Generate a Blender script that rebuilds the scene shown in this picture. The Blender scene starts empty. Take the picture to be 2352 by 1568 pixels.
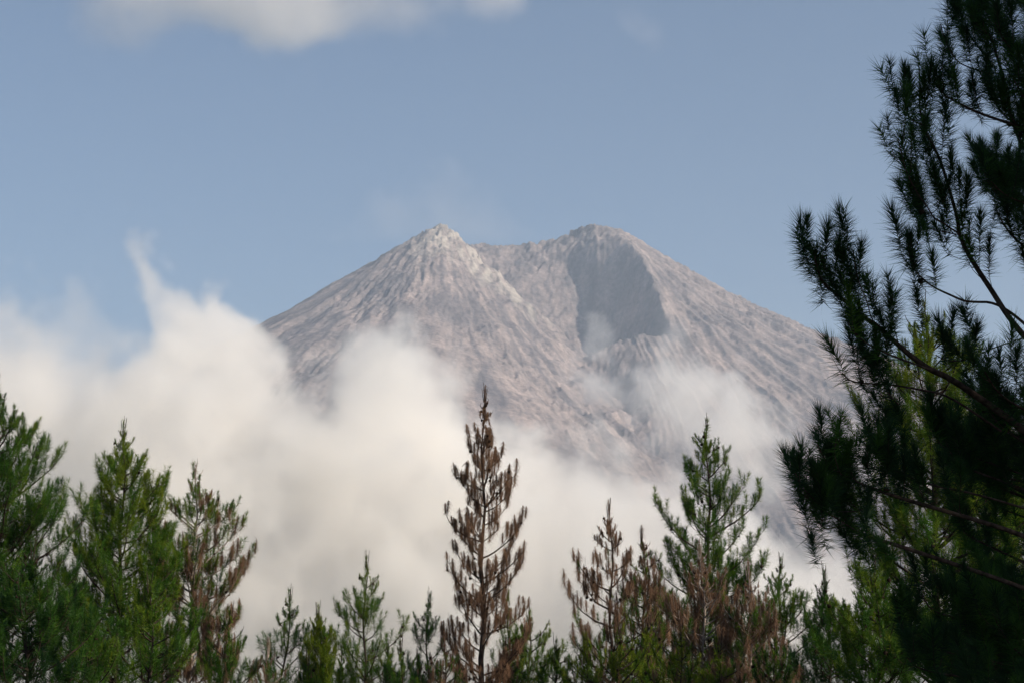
import bpy, math, random, time
import numpy as np
from mathutils import Vector, Matrix

T0 = time.time()
scene = bpy.context.scene
col = scene.collection
RAD = math.radians

# ------------------------------------------------------------------ camera
PITCH = RAD(10.0)
HFOV = RAD(30.0)
CAM_Z = 1.7
cam_data = bpy.data.cameras.new("camera")
cam = bpy.data.objects.new("camera", cam_data)
col.objects.link(cam)
cam_data.sensor_width = 36.0
cam_data.angle = HFOV
cam_data.clip_start = 0.1
cam_data.clip_end = 90000.0
cam.location = (0.0, 0.0, CAM_Z)
cam.rotation_euler = (RAD(90.0) + PITCH, 0.0, 0.0)
cam_data.dof.use_dof = False
cam_data.dof.focus_distance = 2500.0
cam_data.dof.aperture_fstop = 7.0
scene.camera = cam

# ------------------------------------------------------------------ light
SUN_EL, SUN_AZ = RAD(29.0), RAD(117.0)        # azimuth clockwise from the view direction (+Y)
world = bpy.data.worlds.new("World")
scene.world = world
world.use_nodes = True
nt = world.node_tree
nt.nodes.clear()
out = nt.nodes.new("ShaderNodeOutputWorld")
bg = nt.nodes.new("ShaderNodeBackground")
sky = nt.nodes.new("ShaderNodeTexSky")
sky.sky_type = 'NISHITA'
sky.sun_disc = False
sky.sun_elevation = SUN_EL
sky.sun_rotation = SUN_AZ
sky.altitude = 900.0
sky.air_density = 1.0
sky.dust_density = 2.2
sky.ozone_density = 1.7
bg.inputs["Strength"].default_value = 0.083
nt.links.new(sky.outputs[0], bg.inputs[0])
nt.links.new(bg.outputs[0], out.inputs[0])

sun_data = bpy.data.lights.new("sun", 'SUN')
sun_data.energy = 4.6
sun_data.angle = RAD(0.53)
sun_data.color = (1.0, 0.87, 0.715)
sun = bpy.data.objects.new("sun", sun_data)
col.objects.link(sun)
SUN_DIR = Vector((math.sin(SUN_AZ) * math.cos(SUN_EL), math.cos(SUN_AZ) * math.cos(SUN_EL), math.sin(SUN_EL)))
sun.rotation_euler = SUN_DIR.to_track_quat('Z', 'Y').to_euler()
sun.location = (60, -40, 80)

scene.view_settings.view_transform = 'Standard'
scene.view_settings.look = 'None'
scene.view_settings.exposure = 0.42
scene.view_settings.gamma = 1.0
scene.view_settings.use_curve_mapping = False
scene.render.engine = 'CYCLES'
cy = scene.cycles
cy.use_adaptive_sampling = True
cy.adaptive_threshold = 0.015
cy.use_denoising = True
try:
    cy.denoiser = 'OPENIMAGEDENOISE'
    cy.denoising_prefilter = 'ACCURATE'
except Exception:
    pass
cy.max_bounces = 32
cy.diffuse_bounces = 3
cy.transparent_max_bounces = 8
cy.transmission_bounces = 3
cy.volume_bounces = 32
cy.volume_step_rate = 2.0
cy.volume_max_steps = 256
cy.use_light_tree = False

# ------------------------------------------------------------------ helpers
FPX = 1176.0 / math.tan(HFOV / 2)

def ray(px, py):
    """direction of a picture point (2352 x 1568 reading of the photograph) with unit forward component"""
    dx, dy = (px - 1176.0) / FPX, (784.0 - py) / FPX
    c, s = math.cos(PITCH), math.sin(PITCH)
    return Vector((dx, c - dy * s, s + dy * c))

def at(px, py, Y):
    d = ray(px, py)
    return Vector((0, 0, CAM_Z)) + d * (Y / d.y)

def tag(o, label=None, cat=None, group=None, kind=None):
    if label: o["label"] = label
    if cat: o["category"] = cat
    if group: o["group"] = group
    if kind: o["kind"] = kind
    return o

def empty(name, loc):
    o = bpy.data.objects.new(name, None)
    o.empty_display_size = 0.5
    o.location = loc
    col.objects.link(o)
    return o

def mesh_np(name, verts, tris, mat, smooth=False, attrs=None, quads=None, faces=None):
    """mesh object from numpy arrays; attrs = {name: per-vertex float array}"""
    me = bpy.data.meshes.new(name)
    n = len(verts)
    me.vertices.add(n)
    me.vertices.foreach_set("co", np.ascontiguousarray(verts, np.float32).ravel())
    f = tris if tris is not None else quads
    k = f.shape[1]
    m = len(f)
    me.loops.add(m * k)
    me.loops.foreach_set("vertex_index", np.ascontiguousarray(f, np.int32).ravel())
    me.polygons.add(m)
    me.polygons.foreach_set("loop_start", np.arange(0, m * k, k, dtype=np.int32))
    me.polygons.foreach_set("loop_total", np.full(m, k, np.int32))
    if smooth:
        me.polygons.foreach_set("use_smooth", np.ones(m, bool))
    for an, av in (attrs or {}).items():
        a = me.attributes.new(an, 'FLOAT', 'POINT')
        a.data.foreach_set("value", np.ascontiguousarray(av, np.float32))
    me.update(calc_edges=True)
    me.materials.append(mat)
    o = bpy.data.objects.new(name, me)
    col.objects.link(o)
    return o

def child(o, parent):
    o.parent = parent            # parents carry only a location, and children are built in the parent's space
    return o

# value / gradient noise in numpy
_rng = np.random.default_rng(7)
_perm = np.concatenate([_rng.permutation(4096)] * 2)
_ga = _rng.random(4096) * 2 * np.pi
_gx, _gy = np.cos(_ga), np.sin(_ga)

def perlin(x, y):
    xi, yi = np.floor(x).astype(np.int64), np.floor(y).astype(np.int64)
    xf, yf = x - xi, y - yi
    xi &= 4095; yi &= 4095
    u = xf * xf * xf * (xf * (xf * 6 - 15) + 10)
    v = yf * yf * yf * (yf * (yf * 6 - 15) + 10)
    def g(ix, iy, fx, fy):
        h = _perm[(_perm[ix & 4095] + iy) & 4095]
        return _gx[h] * fx + _gy[h] * fy
    a = g(xi, yi, xf, yf); b = g(xi + 1, yi, xf - 1, yf)
    c = g(xi, yi + 1, xf, yf - 1); d = g(xi + 1, yi + 1, xf - 1, yf - 1)
    return 1.5 * ((a + u * (b - a)) + v * ((c + u * (d - c)) - (a + u * (b - a))))

def fbm(x, y, octv=4, gain=0.5, lac=2.03):
    s, a, t = 0.0, 1.0, 0.0
    for i in range(octv):
        s = s + a * perlin(x + 17.3 * i, y - 9.1 * i); t += a
        x, y, a = x * lac, y * lac, a * gain
    return s / t

def ridged(x, y, octv=4, gain=0.5, lac=2.1):
    s, a, t = 0.0, 1.0, 0.0
    for i in range(octv):
        r = 1.0 - np.abs(perlin(x + 31.7 * i, y + 11.9 * i)) * 1.6
        s = s + a * r * r; t += a
        x, y, a = x * lac, y * lac, a * gain
    return s / t

def sstep(a, b, x):
    t = np.clip((x - a) / (b - a), 0, 1)
    return t * t * (3 - 2 * t)

# node helpers
def new_mat(name):
    m = bpy.data.materials.new(name)
    m.use_nodes = True
    t = m.node_tree
    t.nodes.clear()
    return m, t, t.nodes, t.links
# ------------------------------------------------------------------ volcano (height field)
def volcano_height(X, Y):
    A = at(1015, 514, 8000.0)              # the pointed cone
    P2 = at(1368, 512, 8550.0)             # the rounded summit behind
    def profile(r, z0, slope):
        # steep straight upper cone that eases into the foot
        k = 1750.0
        up = z0 - slope * r
        zk = z0 - slope * k
        low = zk * np.exp(-np.clip(r - k, 0, None) * slope / np.maximum(zk, 1.0) * 1.15)
        return np.where(r < k, up, low - 260 * sstep(k, k * 2.1, r))
    # ---- cone A
    wx = 70 * fbm(X / 420, Y / 420, 4); wy = 70 * fbm(X / 420 + 40, Y / 420 + 40, 4)
    ax, ay = X - A.x, Y - A.y
    rA = np.hypot(ax, ay) + 1e-3
    thA = np.arctan2(ay + wy, ax + wx)
    c0, s0 = ax / rA, ay / rA
    slopeA = 0.575 + 0.33 * sstep(-0.15, 0.9, c0) + 0.10 * sstep(0.2, -0.9, s0) * (1 - np.clip(c0, 0, 1))
    slopeA = slopeA * (1 - 0.10 * sstep(500, 1500, rA))
    zA = profile(np.sqrt(rA ** 2 + 14 ** 2) - 14, A.z, slopeA)
    lr = np.log(rA + 160)
    patch = 0.15 + 0.85 * sstep(-0.20, 0.30, fbm(thA * 2.6 + 7, lr * 0.9 + 2, 3) + 0.35 * fbm(X / 330, Y / 330, 2))
    gul0 = ridged(thA * 2.7 + 1.4, lr * 0.7, 2, 0.5)
    zA = zA - (1 - gul0) * 34 * sstep(150, 1300, rA)
    gul = ridged(thA * 6.5 + 3.0, lr * 1.1, 4, 0.58)
    gul2 = ridged(thA * 24.0 + 9.0, lr * 2.0, 3, 0.6)
    gul3 = ridged(thA * 70.0 + 2.0, lr * 5.0, 2, 0.6)
    zA = zA - (1 - gul) * 27 * sstep(0, 700, rA) * patch - (1 - gul2) * 10 * sstep(30, 500, rA) * patch - (1 - gul3) * 4 * sstep(150, 600, rA)
    right = sstep(0.0, 0.8, c0)
    zA = zA + right * (34 * fbm(rA / 120 + 2, thA * 3.2, 4, 0.6) - 42 * (1 - ridged(X / 190 + 2, Y / 230, 3)) * sstep(60, 300, rA))
    rock = sstep(560, 40, rA) + 0.55 * sstep(0.1, 0.45, fbm(X / 230 + 3, Y / 230, 3)) * sstep(1500, 300, rA)
    zA = zA + rock * (ridged(X / 70, Y / 60, 4, 0.62) - 0.55) * 34
    # ---- massif B : rim ridge from the saddle to the summit, then the right hand flank
    s1 = at(1075, 556, 8600.0); s2 = at(1190, 546, 8700.0); s3 = at(1290, 528, 8660.0); s4 = at(1402, 520, 8530.0)
    xs = np.array([s1.x - 700, s1.x, s2.x, s3.x, P2.x, s4.x, s4.x + 60])
    zs = np.array([s1.z - 330, s1.z, s2.z, s3.z, P2.z, s4.z, s4.z - 12])
    ys = np.array([s1.y - 60, s1.y, s2.y, s3.y, P2.y, s4.y, s4.y - 10])
    cx = np.clip(X, xs[0], s4.x)
    zr = np.interp(cx, xs, zs) + 9 * fbm(X / 45, X * 0 + 1.5, 3)
    yr = np.interp(cx, xs, ys)
    dyB = Y - yr
    rB = np.hypot(X - cx, np.where(dyB < 0, dyB * 1.28, dyB))
    thB = np.arctan2(Y - P2.y + wy, X - P2.x + wx)
    rP = np.hypot(X - P2.x, Y - P2.y) + 1e-3
    slopeB = 0.600 - 0.075 * sstep(400, 1300, X - P2.x)
    k = 1900.0
    rs = np.sqrt(rB ** 2 + 30 ** 2) - 30
    zB = zr - slopeB * np.minimum(rs, k)
    ext = np.clip(rs - k, 0, None)
    zk = np.maximum(zB, 150.0)
    zB = np.where(rs > k, zk * np.exp(-ext * 0.62 / zk) - 260 * sstep(k, k * 2.0, rs), zB)
    lp = np.log(rP + 200)
    zBs = zB - 34
    thC = np.arctan2(Y - P2.y + 0.35 * wy, X - P2.x + 0.35 * wx)
    gb = ridged(thC * 9.0 + 0.7, lp * 1.0, 4, 0.6)
    gb2 = ridged(thC * 30.0 + 5.0, lp * 1.5, 4, 0.62)
    gb3 = ridged(thB * 80.0 + 1.0, lp * 6.0, 2, 0.6)
    zB = zB - (1 - gb) * 33 * sstep(40, 900, rP) * (0.45 + 0.55 * sstep(-400, 300, X - P2.x + 0.25 * (Y - P2.y))) - (1 - gb2) * 26 * sstep(60, 500, rP) * patch - (1 - gb3) * 4 * sstep(100, 500, rP)
    zB = zB + (ridged(X / 60, Y / 80, 4, 0.6) - 0.55) * 16 * sstep(900, 100, rP)
    # ---- scar: a steep wall left of the ridge, standing on a sloping floor
    R = [at(1398, 535, 8500), at(1440, 585, 8330), at(1480, 640, 8150), at(1535, 735, 7780), at(1640, 850, 7450), at(1740, 960, 7100), at(1860, 1100, 6600), at(1990, 1250, 5900)]
    ry = np.array([p.y for p in R])[::-1]; rx = np.array([p.x for p in R])[::-1]
    wob = 44 * fbm(Y / 170, X * 0 + 3.3, 5, 0.6)
    xr = np.interp(Y, ry, rx) + wob
    dl = (xr - X) * 0.90                       # plan distance left of the ridge line
    df = yr - Y                                # distance in front of the rim
    zB = zB + 55 * np.exp(-(np.clip(dl, -400, 400) / 70) ** 2) * sstep(7650, 7900, Y) * sstep(8480, 8250, Y)
    lev = 55 * np.exp(-(np.clip(dl, -400, 400) / 70) ** 2) * sstep(7650, 7900, Y) * sstep(8480, 8250, Y)
    mixw = sstep(0, 90, dl)
    wall = zB * (1 - mixw) + (zBs + lev) * mixw - 2.3 * sstep(130, 420, df) * np.clip(dl, 0, None) * (1 + 0.05 * fbm(X / 70, Y / 200, 3)) + 26 * fbm(X / 55, Y / 55, 4, 0.6) * sstep(0, 80, dl)
    F0 = at(1200, 562, 8640)
    floor = F0.z + 0.01 * (X - F0.x) + 0.775 * (Y - F0.y) + 42 * fbm(X / 150, Y / 200, 5, 0.6) + (ridged(X / 48 + 0.8 * fbm(X / 90, Y / 90, 2), Y / 70, 3) - 0.5) * 8
    floor = floor - 200 * np.exp(-((dl - 200) / 260) ** 2) * sstep(7640, 7850, Y) * sstep(8560, 7960, Y) + 150 * sstep(8010, 7730, Y + 90 * fbm(X / 70, Y / 160, 4)) * sstep(480, 150, dl) 
    floor = np.where(Y < 7500, floor + 0.25 * (7500 - Y), floor)
    bx = at(1450, 690, 8000)
    be = ((X - bx.x) / 60) ** 2 + ((Y - bx.y) / 170) ** 2
    spur = floor + 120 - 95 * be + 80 * (ridged(X / 40, Y / 60, 3) - 0.6)
    cut = np.maximum(np.maximum(wall, floor), np.where(be < 1.6, spur, -1e4))
    inside = (dl > 0) & (df > 0)
    zB2 = np.where(inside, np.minimum(zB, cut), zB)
    # ---- union
    d = zA - zB2
    h = 18.0
    z = np.maximum(zA, zB2) + h * 0.25 * np.exp(-np.abs(d) / h)
    # fine relief
    inn = sstep(2600, 1400, np.minimum(rA, rB))
    z = z + 20 * fbm(X / 210 + 5, Y / 240, 4) * sstep(120, 600, np.minimum(rA, rB)) * inn
    zone = np.where(zA > zB2, patch, 0.2 + 0.8 * sstep(-0.2, 0.3, fbm(thC * 5.5 + 3, lp * 1.2, 3)))
    zone = 0.18 + 1.05 * zone * (0.6 + 0.8 * sstep(-0.2, 0.4, fbm(X / 190 + 9, Y / 260, 3)))
    z = z + inn * (10.0 * fbm(X / 52, Y / 52, 3, 0.6) + 9.0 * (ridged(X / 27, Y / 34, 3, 0.65) - 0.5) + 7 * (ridged(X / 95 + 4, Y / 120, 3, 0.6) - 0.5)) * zone
    streak = np.where(zA > zB2, fbm(thA * 14 + 3, lr * 1.6, 4, 0.6), fbm(thC * 20 + 8, lp * 1.6, 4, 0.6)) + 0.5 * fbm(X / 140, Y / 200, 4)
    streak = np.where(inside & (zB2 >= zA) & (Y > 7500), 0.8 * fbm(X / 95 + 2, Y / 95, 5, 0.6), streak)
    return z, streak, inside

xa = np.concatenate([np.linspace(-7000, -1500, 40)[:-1], np.arange(-1500, 2050, 5.6), np.linspace(2050, 7500, 40)[1:]])
ya = np.concatenate([np.linspace(3300, 5900, 50)[:-1], np.arange(5900, 8640, 8.0), np.linspace(8640, 13500, 50)[1:]])
GX, GY = np.meshgrid(xa, ya)
Z, STREAK, INS = volcano_height(GX, GY)
edge = np.minimum.reduce([sstep(-7000, -5200, GX), sstep(7500, 5700, GX), sstep(3300, 4300, GY), sstep(13500, 11700, GY)])
Z = np.maximum(Z * edge - 75 * (1 - edge), -66.0)
nx, ny = len(xa), len(ya)
idx = np.arange(nx * ny).reshape(ny, nx)
quads = np.stack([idx[:-1, :-1], idx[:-1, 1:], idx[1:, 1:], idx[1:, :-1]], -1).reshape(-1, 4)

m, t, N, L = new_mat("volcanic_rock")
o = N.new("ShaderNodeOutputMaterial"); b = N.new("ShaderNodeBsdfDiffuse")
L.new(b.outputs[0], o.inputs[0])
geo = N.new("ShaderNodeNewGeometry")
pale = N.new("ShaderNodeAttribute"); pale.attribute_name = "pale"
n1 = N.new("ShaderNodeTexNoise"); n1.inputs["Scale"].default_value = 0.011; n1.inputs["Detail"].default_value = 9; n1.inputs["Roughness"].default_value = 0.68
n2 = N.new("ShaderNodeTexNoise"); n2.inputs["Scale"].default_value = 0.055; n2.inputs["Detail"].default_value = 6; n2.inputs["Roughness"].default_value = 0.7
L.new(geo.outputs["Position"], n1.inputs["Vector"]); L.new(geo.outputs["Position"], n2.inputs["Vector"])
r1 = N.new("ShaderNodeValToRGB"); L.new(n1.outputs[0], r1.inputs[0])
e = r1.color_ramp.elements
e[0].position, e[0].color = 0.30, (0.150, 0.133, 0.136, 1)
e[1].position, e[1].color = 0.72, (0.335, 0.286, 0.275, 1)
r2 = N.new("ShaderNodeValToRGB"); L.new(n2.outputs[0], r2.inputs[0])
e = r2.color_ramp.elements
e[0].position, e[0].color = 0.34, (0.58, 0.60, 0.62, 1)
e[1].position, e[1].color = 0.66, (1.28, 1.25, 1.22, 1)
mx = N.new("ShaderNodeMix"); mx.data_type = 'RGBA'; mx.blend_type = 'MULTIPLY'; mx.inputs[0].default_value = 1.0
L.new(r1.outputs[0], mx.inputs[6]); L.new(r2.outputs[0], mx.inputs[7])
ml = N.new("ShaderNodeMath"); ml.operation = 'MULTIPLY'; L.new(pale.outputs["Fac"], ml.inputs[0]); L.new(n2.outputs[0], ml.inputs[1])
mr = N.new("ShaderNodeMapRange"); mr.inputs[1].default_value = 0.12; mr.inputs[2].default_value = 0.72; L.new(ml.outputs[0], mr.inputs[0])
mp = N.new("ShaderNodeMix"); mp.data_type = 'RGBA'; L.new(mr.outputs[0], mp.inputs[0]); st = N.new("ShaderNodeAttribute"); st.attribute_name = "streak"
rs = N.new("ShaderNodeValToRGB"); L.new(st.outputs["Fac"], rs.inputs[0])
e = rs.color_ramp.elements
e[0].position, e[0].color = 0.15, (0.66, 0.67, 0.70, 1)
e[1].position, e[1].color = 0.85, (1.22, 1.17, 1.12, 1)
my = N.new("ShaderNodeMix"); my.data_type = 'RGBA'; my.blend_type = 'MULTIPLY'; my.inputs[0].default_value = 1.0
L.new(mx.outputs[2], my.inputs[6]); L.new(rs.outputs[0], my.inputs[7]); L.new(my.outputs[2], mp.inputs[6]); mp.inputs[7].default_value = (0.47, 0.43, 0.37, 1)
L.new(mp.outputs[2], b.inputs[0])
bm_ = N.new("ShaderNodeBump"); bm_.inputs["Strength"].default_value = 0.5; bm_.inputs["Distance"].default_value = 6.0
L.new(n2.outputs[0], bm_.inputs["Height"]); L.new(bm_.outputs[0], b.inputs["Normal"])
# pale altered rock round the vent of the pointed cone and down into the head of the scar
va = at(1100, 600, 7950); vb = at(1190, 650, 7900)
pl = np.clip(sstep(330, 40, np.hypot(GX - at(1040, 560, 7980).x, (GY - 7960) * 0.8)) * 0.9
             + sstep(230, 30, np.hypot(GX - va.x, (GY - va.y) * 0.6))
             + sstep(230, 40, np.hypot(GX - vb.x, (GY - vb.y) * 0.6)) * 0.9, 0, 1)
pl = pl * (0.35 + 0.85 * sstep(-0.25, 0.35, fbm(GX / 45, GY / 110, 4)))
pl = np.clip(pl + 0.28 * sstep(0.15, 0.5, fbm(GX / 260, GY / 700, 3)) * sstep(8700, 7600, GY), 0, 1.0)
volcano = mesh_np("volcano", np.stack([GX, GY, Z], -1).reshape(-1, 3), None, m, smooth=True, attrs={"pale": pl.ravel(), "streak": sstep(-0.45, 0.45, STREAK).ravel()}, quads=quads)
tag(volcano, "grey brown volcano with pointed left peak and rounded right summit above the clouds", "mountain", kind="structure")

# ------------------------------------------------------------------ ground
gx = np.concatenate([-np.geomspace(15000, 120, 34), np.linspace(-100, 100, 41), np.geomspace(120, 15000, 34)])
gy = np.concatenate([-np.geomspace(15000, 60, 36), np.linspace(-40, 160, 61), np.geomspace(180, 15000, 40)])
HX, HY = np.meshgrid(gx, gy)
def ground_z(X, Y):
    return (-7.5 * sstep(14, 46, Y) - 30 * sstep(120, 900, Y)
            + 0.35 * fbm(X / 9, Y / 9, 3) * sstep(600, 100, np.hypot(X, Y)))
HZ = ground_z(HX, HY)
idx = np.arange(HX.size).reshape(HX.shape)
quads = np.stack([idx[:-1, :-1], idx[:-1, 1:], idx[1:, 1:], idx[1:, :-1]], -1).reshape(-1, 4)
m, t, N, L = new_mat("forest_floor")
o = N.new("ShaderNodeOutputMaterial"); b = N.new("ShaderNodeBsdfDiffuse"); L.new(b.outputs[0], o.inputs[0])
geo = N.new("ShaderNodeNewGeometry")
n1 = N.new("ShaderNodeTexNoise"); n1.inputs["Scale"].default_value = 0.6; n1.inputs["Detail"].default_value = 8
L.new(geo.outputs["Position"], n1.inputs["Vector"])
r1 = N.new("ShaderNodeValToRGB"); L.new(n1.outputs[0], r1.inputs[0])
r1.color_ramp.elements[0].position = 0.35; r1.color_ramp.elements[0].color = (0.020, 0.032, 0.012, 1)
r1.color_ramp.elements[1].position = 0.70; r1.color_ramp.elements[1].color = (0.085, 0.062, 0.035, 1)
L.new(r1.outputs[0], b.inputs[0])
ground = mesh_np("ground", np.stack([HX, HY, HZ], -1).reshape(-1, 3), None, m, smooth=True, quads=quads)
tag(ground, "forest floor of grass and fallen brown needles below the pines", "ground", kind="structure")
# ------------------------------------------------------------------ clouds (real volumes)
def poly_sdf(P, x, y):
    """signed distance to a polygon, positive inside"""
    P = np.asarray(P, float)
    d2 = np.full(x.shape, 1e18); inside = np.zeros(x.shape, bool)
    for (ax, ay), (bx, by) in zip(P, np.roll(P, -1, 0)):
        ex, ey = bx - ax, by - ay
        tt = np.clip(((x - ax) * ex + (y - ay) * ey) / (ex * ex + ey * ey + 1e-9), 0, 1)
        d2 = np.minimum(d2, (x - ax - tt * ex) ** 2 + (y - ay - tt * ey) ** 2)
        c = ((ay > y) != (by > y)) & (x < (bx - ax) * (y - ay) / (by - ay + 1e-12) + ax)
        inside ^= c
    return np.where(inside, 1, -1) * np.sqrt(d2)

def cloud_material(name, dens, aniso=0.3, color=(1, 1, 1, 1)):
    m, t, N, L = new_mat(name)
    o = N.new("ShaderNodeOutputMaterial"); v = N.new("ShaderNodeVolumePrincipled")
    v.inputs["Color"].default_value = color
    v.inputs["Density"].default_value = dens
    v.inputs["Density Attribute"].default_value = "density"
    v.inputs["Anisotropy"].default_value = aniso
    L.new(v.outputs[0], o.inputs["Volume"])
    return m

def make_cloud(name, Y0, layers, depth, voxel, mat, n_scale, n_amp, warp, seed, xr, zr, label, cat, rough=0.66, bias=0.0):
    """layers: (polygon in photo reading at distance Y0, edge width m, density, half thickness m)"""
    xs = np.arange(xr[0], xr[1] + voxel, voxel); zs = np.arange(zr[0], zr[1] + voxel, voxel)
    X, Zz = np.meshgrid(xs, zs)
    F = np.full(X.shape, -2.0); D = np.zeros(X.shape); T = np.full(X.shape, 60.0)
    for poly, w, dn, th in layers:
        P = [(at(px, py, Y0).x, at(px, py, Y0).z) for px, py in poly]
        s = poly_sdf(P, X, Zz)
        f = np.clip(s / w, -2, 1.7)
        wgt = np.exp(np.clip(f, -2, 2) * 2.2)
        D = D + wgt * dn; T = T + wgt * th
        F = np.maximum(F, f)
        if poly is layers[0][0]: W = wgt.copy()
        else: W = W + wgt
    D /= W; T = T / W
    me = bpy.data.meshes.new(name)
    V = np.stack([X, np.full_like(X, Y0), Zz], -1).reshape(-1, 3)
    me.vertices.add(len(V)); me.vertices.foreach_set("co", V.astype(np.float32).ravel())
    for an, av in (("field", F), ("dens", D), ("thick", T)):
        a = me.attributes.new(an, 'FLOAT', 'POINT'); a.data.foreach_set("value", av.astype(np.float32).ravel())
    me.materials.append(mat)
    ob = bpy.data.objects.new(name, me); col.objects.link(ob)
    g = bpy.data.node_groups.new(name + "_volume", 'GeometryNodeTree')
    g.interface.new_socket("Geometry", in_out='INPUT', socket_type='NodeSocketGeometry')
    g.interface.new_socket("Geometry", in_out='OUTPUT', socket_type='NodeSocketGeometry')
    N, L = g.nodes, g.links
    gi = N.new("NodeGroupInput"); go = N.new("NodeGroupOutput")
    def M(op, a, b=None, c=None):
        n = N.new("ShaderNodeMath"); n.operation = op
        for i, q in enumerate((a, b, c)):
            if q is None: continue
            if isinstance(q, (int, float)): n.inputs[i].default_value = q
            else: L.new(q, n.inputs[i])
        return n.outputs[0]
    def VM(op, a, b=None, s=None):
        n = N.new("ShaderNodeVectorMath"); n.operation = op
        for i, q in enumerate((a, b)):
            if q is None: continue
            if isinstance(q, tuple): n.inputs[i].default_value = q
            else: L.new(q, n.inputs[i])
        if s is not None: n.inputs["Scale"].default_value = s
        return n.outputs[0]
    pos = N.new("GeometryNodeInputPosition").outputs[0]
    sh = VM('ADD', pos, (seed * 1000.0, seed * 531.0, 77.0))
    def noise(scale, detail, rgh, colr=False):
        n = N.new("ShaderNodeTexNoise"); n.inputs["Scale"].default_value = scale
        n.inputs["Detail"].default_value = detail; n.inputs["Roughness"].default_value = rgh
        L.new(sh, n.inputs["Vector"])
        return n.outputs["Color"] if colr else n.outputs[0]
    wn = VM('SCALE', VM('SUBTRACT', noise(n_scale * 0.8, 2.0, 0.5, True), (0.5, 0.5, 0.5)), None, warp * 2)
    wp = VM('ADD', pos, wn)
    sp = N.new("ShaderNodeSeparateXYZ"); L.new(wp, sp.inputs[0])
    sq = N.new("ShaderNodeSeparateXYZ"); L.new(pos, sq.inputs[0])
    ix = M('MINIMUM', M('MAXIMUM', M('ROUND', M('DIVIDE', M('SUBTRACT', sp.outputs[0], float(xs[0])), voxel)), 0), len(xs) - 1)
    iz = M('MINIMUM', M('MAXIMUM', M('ROUND', M('DIVIDE', M('SUBTRACT', sp.outputs[2], float(zs[0])), voxel)), 0), len(zs) - 1)
    ind = M('ADD', M('MULTIPLY', iz, float(len(xs))), ix)
    def sample(an):
        na = N.new("GeometryNodeInputNamedAttribute"); na.data_type = 'FLOAT'; na.inputs[0].default_value = an
        si = N.new("GeometryNodeSampleIndex"); si.data_type = 'FLOAT'; si.domain = 'POINT'
        L.new(gi.outputs[0], si.inputs["Geometry"]); L.new(na.outputs[0], si.inputs["Value"]); L.new(ind, si.inputs["Index"])
        return si.outputs[0]
    f, dn, th = sample("field"), sample("dens"), sample("thick")
    nz = M('MULTIPLY', M('SUBTRACT', noise(n_scale, 6.0, rough), 0.5), 2.2)
    inner = N.new("ShaderNodeMapRange"); L.new(noise(n_scale * 1.25, 6.0, 0.62), inner.inputs[0])
    inner.inputs[1].default_value = 0.36; inner.inputs[2].default_value = 0.62; inner.inputs[3].default_value = 0.06; inner.inputs[4].default_value = 1.0
    dy = M('DIVIDE', M('SUBTRACT', sp.outputs[1], Y0), th)
    val = M('SUBTRACT', M('ADD', M('ADD', f, bias), M('MULTIPLY', nz, n_amp)), M('MULTIPLY', dy, dy))
    mr = N.new("ShaderNodeMapRange"); mr.interpolation_type = 'SMOOTHSTEP'
    L.new(val, mr.inputs[0]); mr.inputs[1].default_value = -0.05; mr.inputs[2].default_value = 0.62
    lowm = M('MULTIPLY', M('MULTIPLY', mr.outputs[0], inner.outputs[0]), M('MULTIPLY', dn, 100.0))
    vc = N.new("GeometryNodeVolumeCube")
    L.new(lowm, vc.inputs["Density"])
    vc.inputs["Min"].default_value = (xs[0], Y0 - depth, zs[0]); vc.inputs["Max"].default_value = (xs[-1], Y0 + depth, zs[-1])
    vc.inputs["Resolution X"].default_value = len(xs); vc.inputs["Resolution Y"].default_value = int(2 * depth / voxel); vc.inputs["Resolution Z"].default_value = len(zs)
    sm = N.new("GeometryNodeSetMaterial"); sm.inputs["Material"].default_value = mat
    L.new(vc.outputs[0], sm.inputs[0]); L.new(sm.outputs[0], go.inputs[0])
    mod = ob.modifiers.new("volume", 'NODES'); mod.node_group = g
    tag(ob, label, cat, kind="stuff")
    return ob

bank = [(-500, 690), (0, 735), (120, 745), (190, 770), (215, 830), (270, 872), (330, 862), (368, 800), (345, 720), (333, 640), (318, 600),
        (345, 615), (380, 665), (420, 700), (470, 735), (476, 690), (490, 668), (520, 710), (590, 745), (640, 800), (690, 875), (730, 905),
        (755, 850), (790, 795), (850, 745), (900, 775), (960, 772), (1010, 825), (1060, 895), (1110, 940), (1180, 1015), (1250, 1060),
        (1300, 1055), (1380, 1030), (1420, 1045), (1480, 1100), (1540, 1120), (1610, 1140), (1680, 1145), (1740, 1165), (1800, 1230),
        (1880, 1290), (2000, 1310), (2200, 1280), (2900, 1250), (2900, 1800), (-500, 1800)]
core = [(330, 800), (372, 740), (430, 745), (500, 745), (560, 760), (610, 800), (650, 880), (700, 960), (850, 840), (930, 840), (1000, 900), (1150, 1050), (1300, 1110), (1300, 1300), (300, 1300), (-100, 1100), (0, 860), (150, 830), (220, 900)]
plume = [(302, 585), (345, 600), (398, 650), (440, 690), (474, 715), (476, 680), (494, 655), (530, 700), (600, 740), (640, 800), (500, 840), (375, 815), (330, 725), (318, 650)]
left_veil = [(-500, 660), (0, 700), (150, 715), (230, 700), (250, 680), (300, 730), (380, 790), (400, 900), (300, 950), (100, 900), (-500, 900)]
M_bank = cloud_material("cloud_vapour", 0.01, 0.2, (1.0, 0.988, 0.965, 1))
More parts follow.
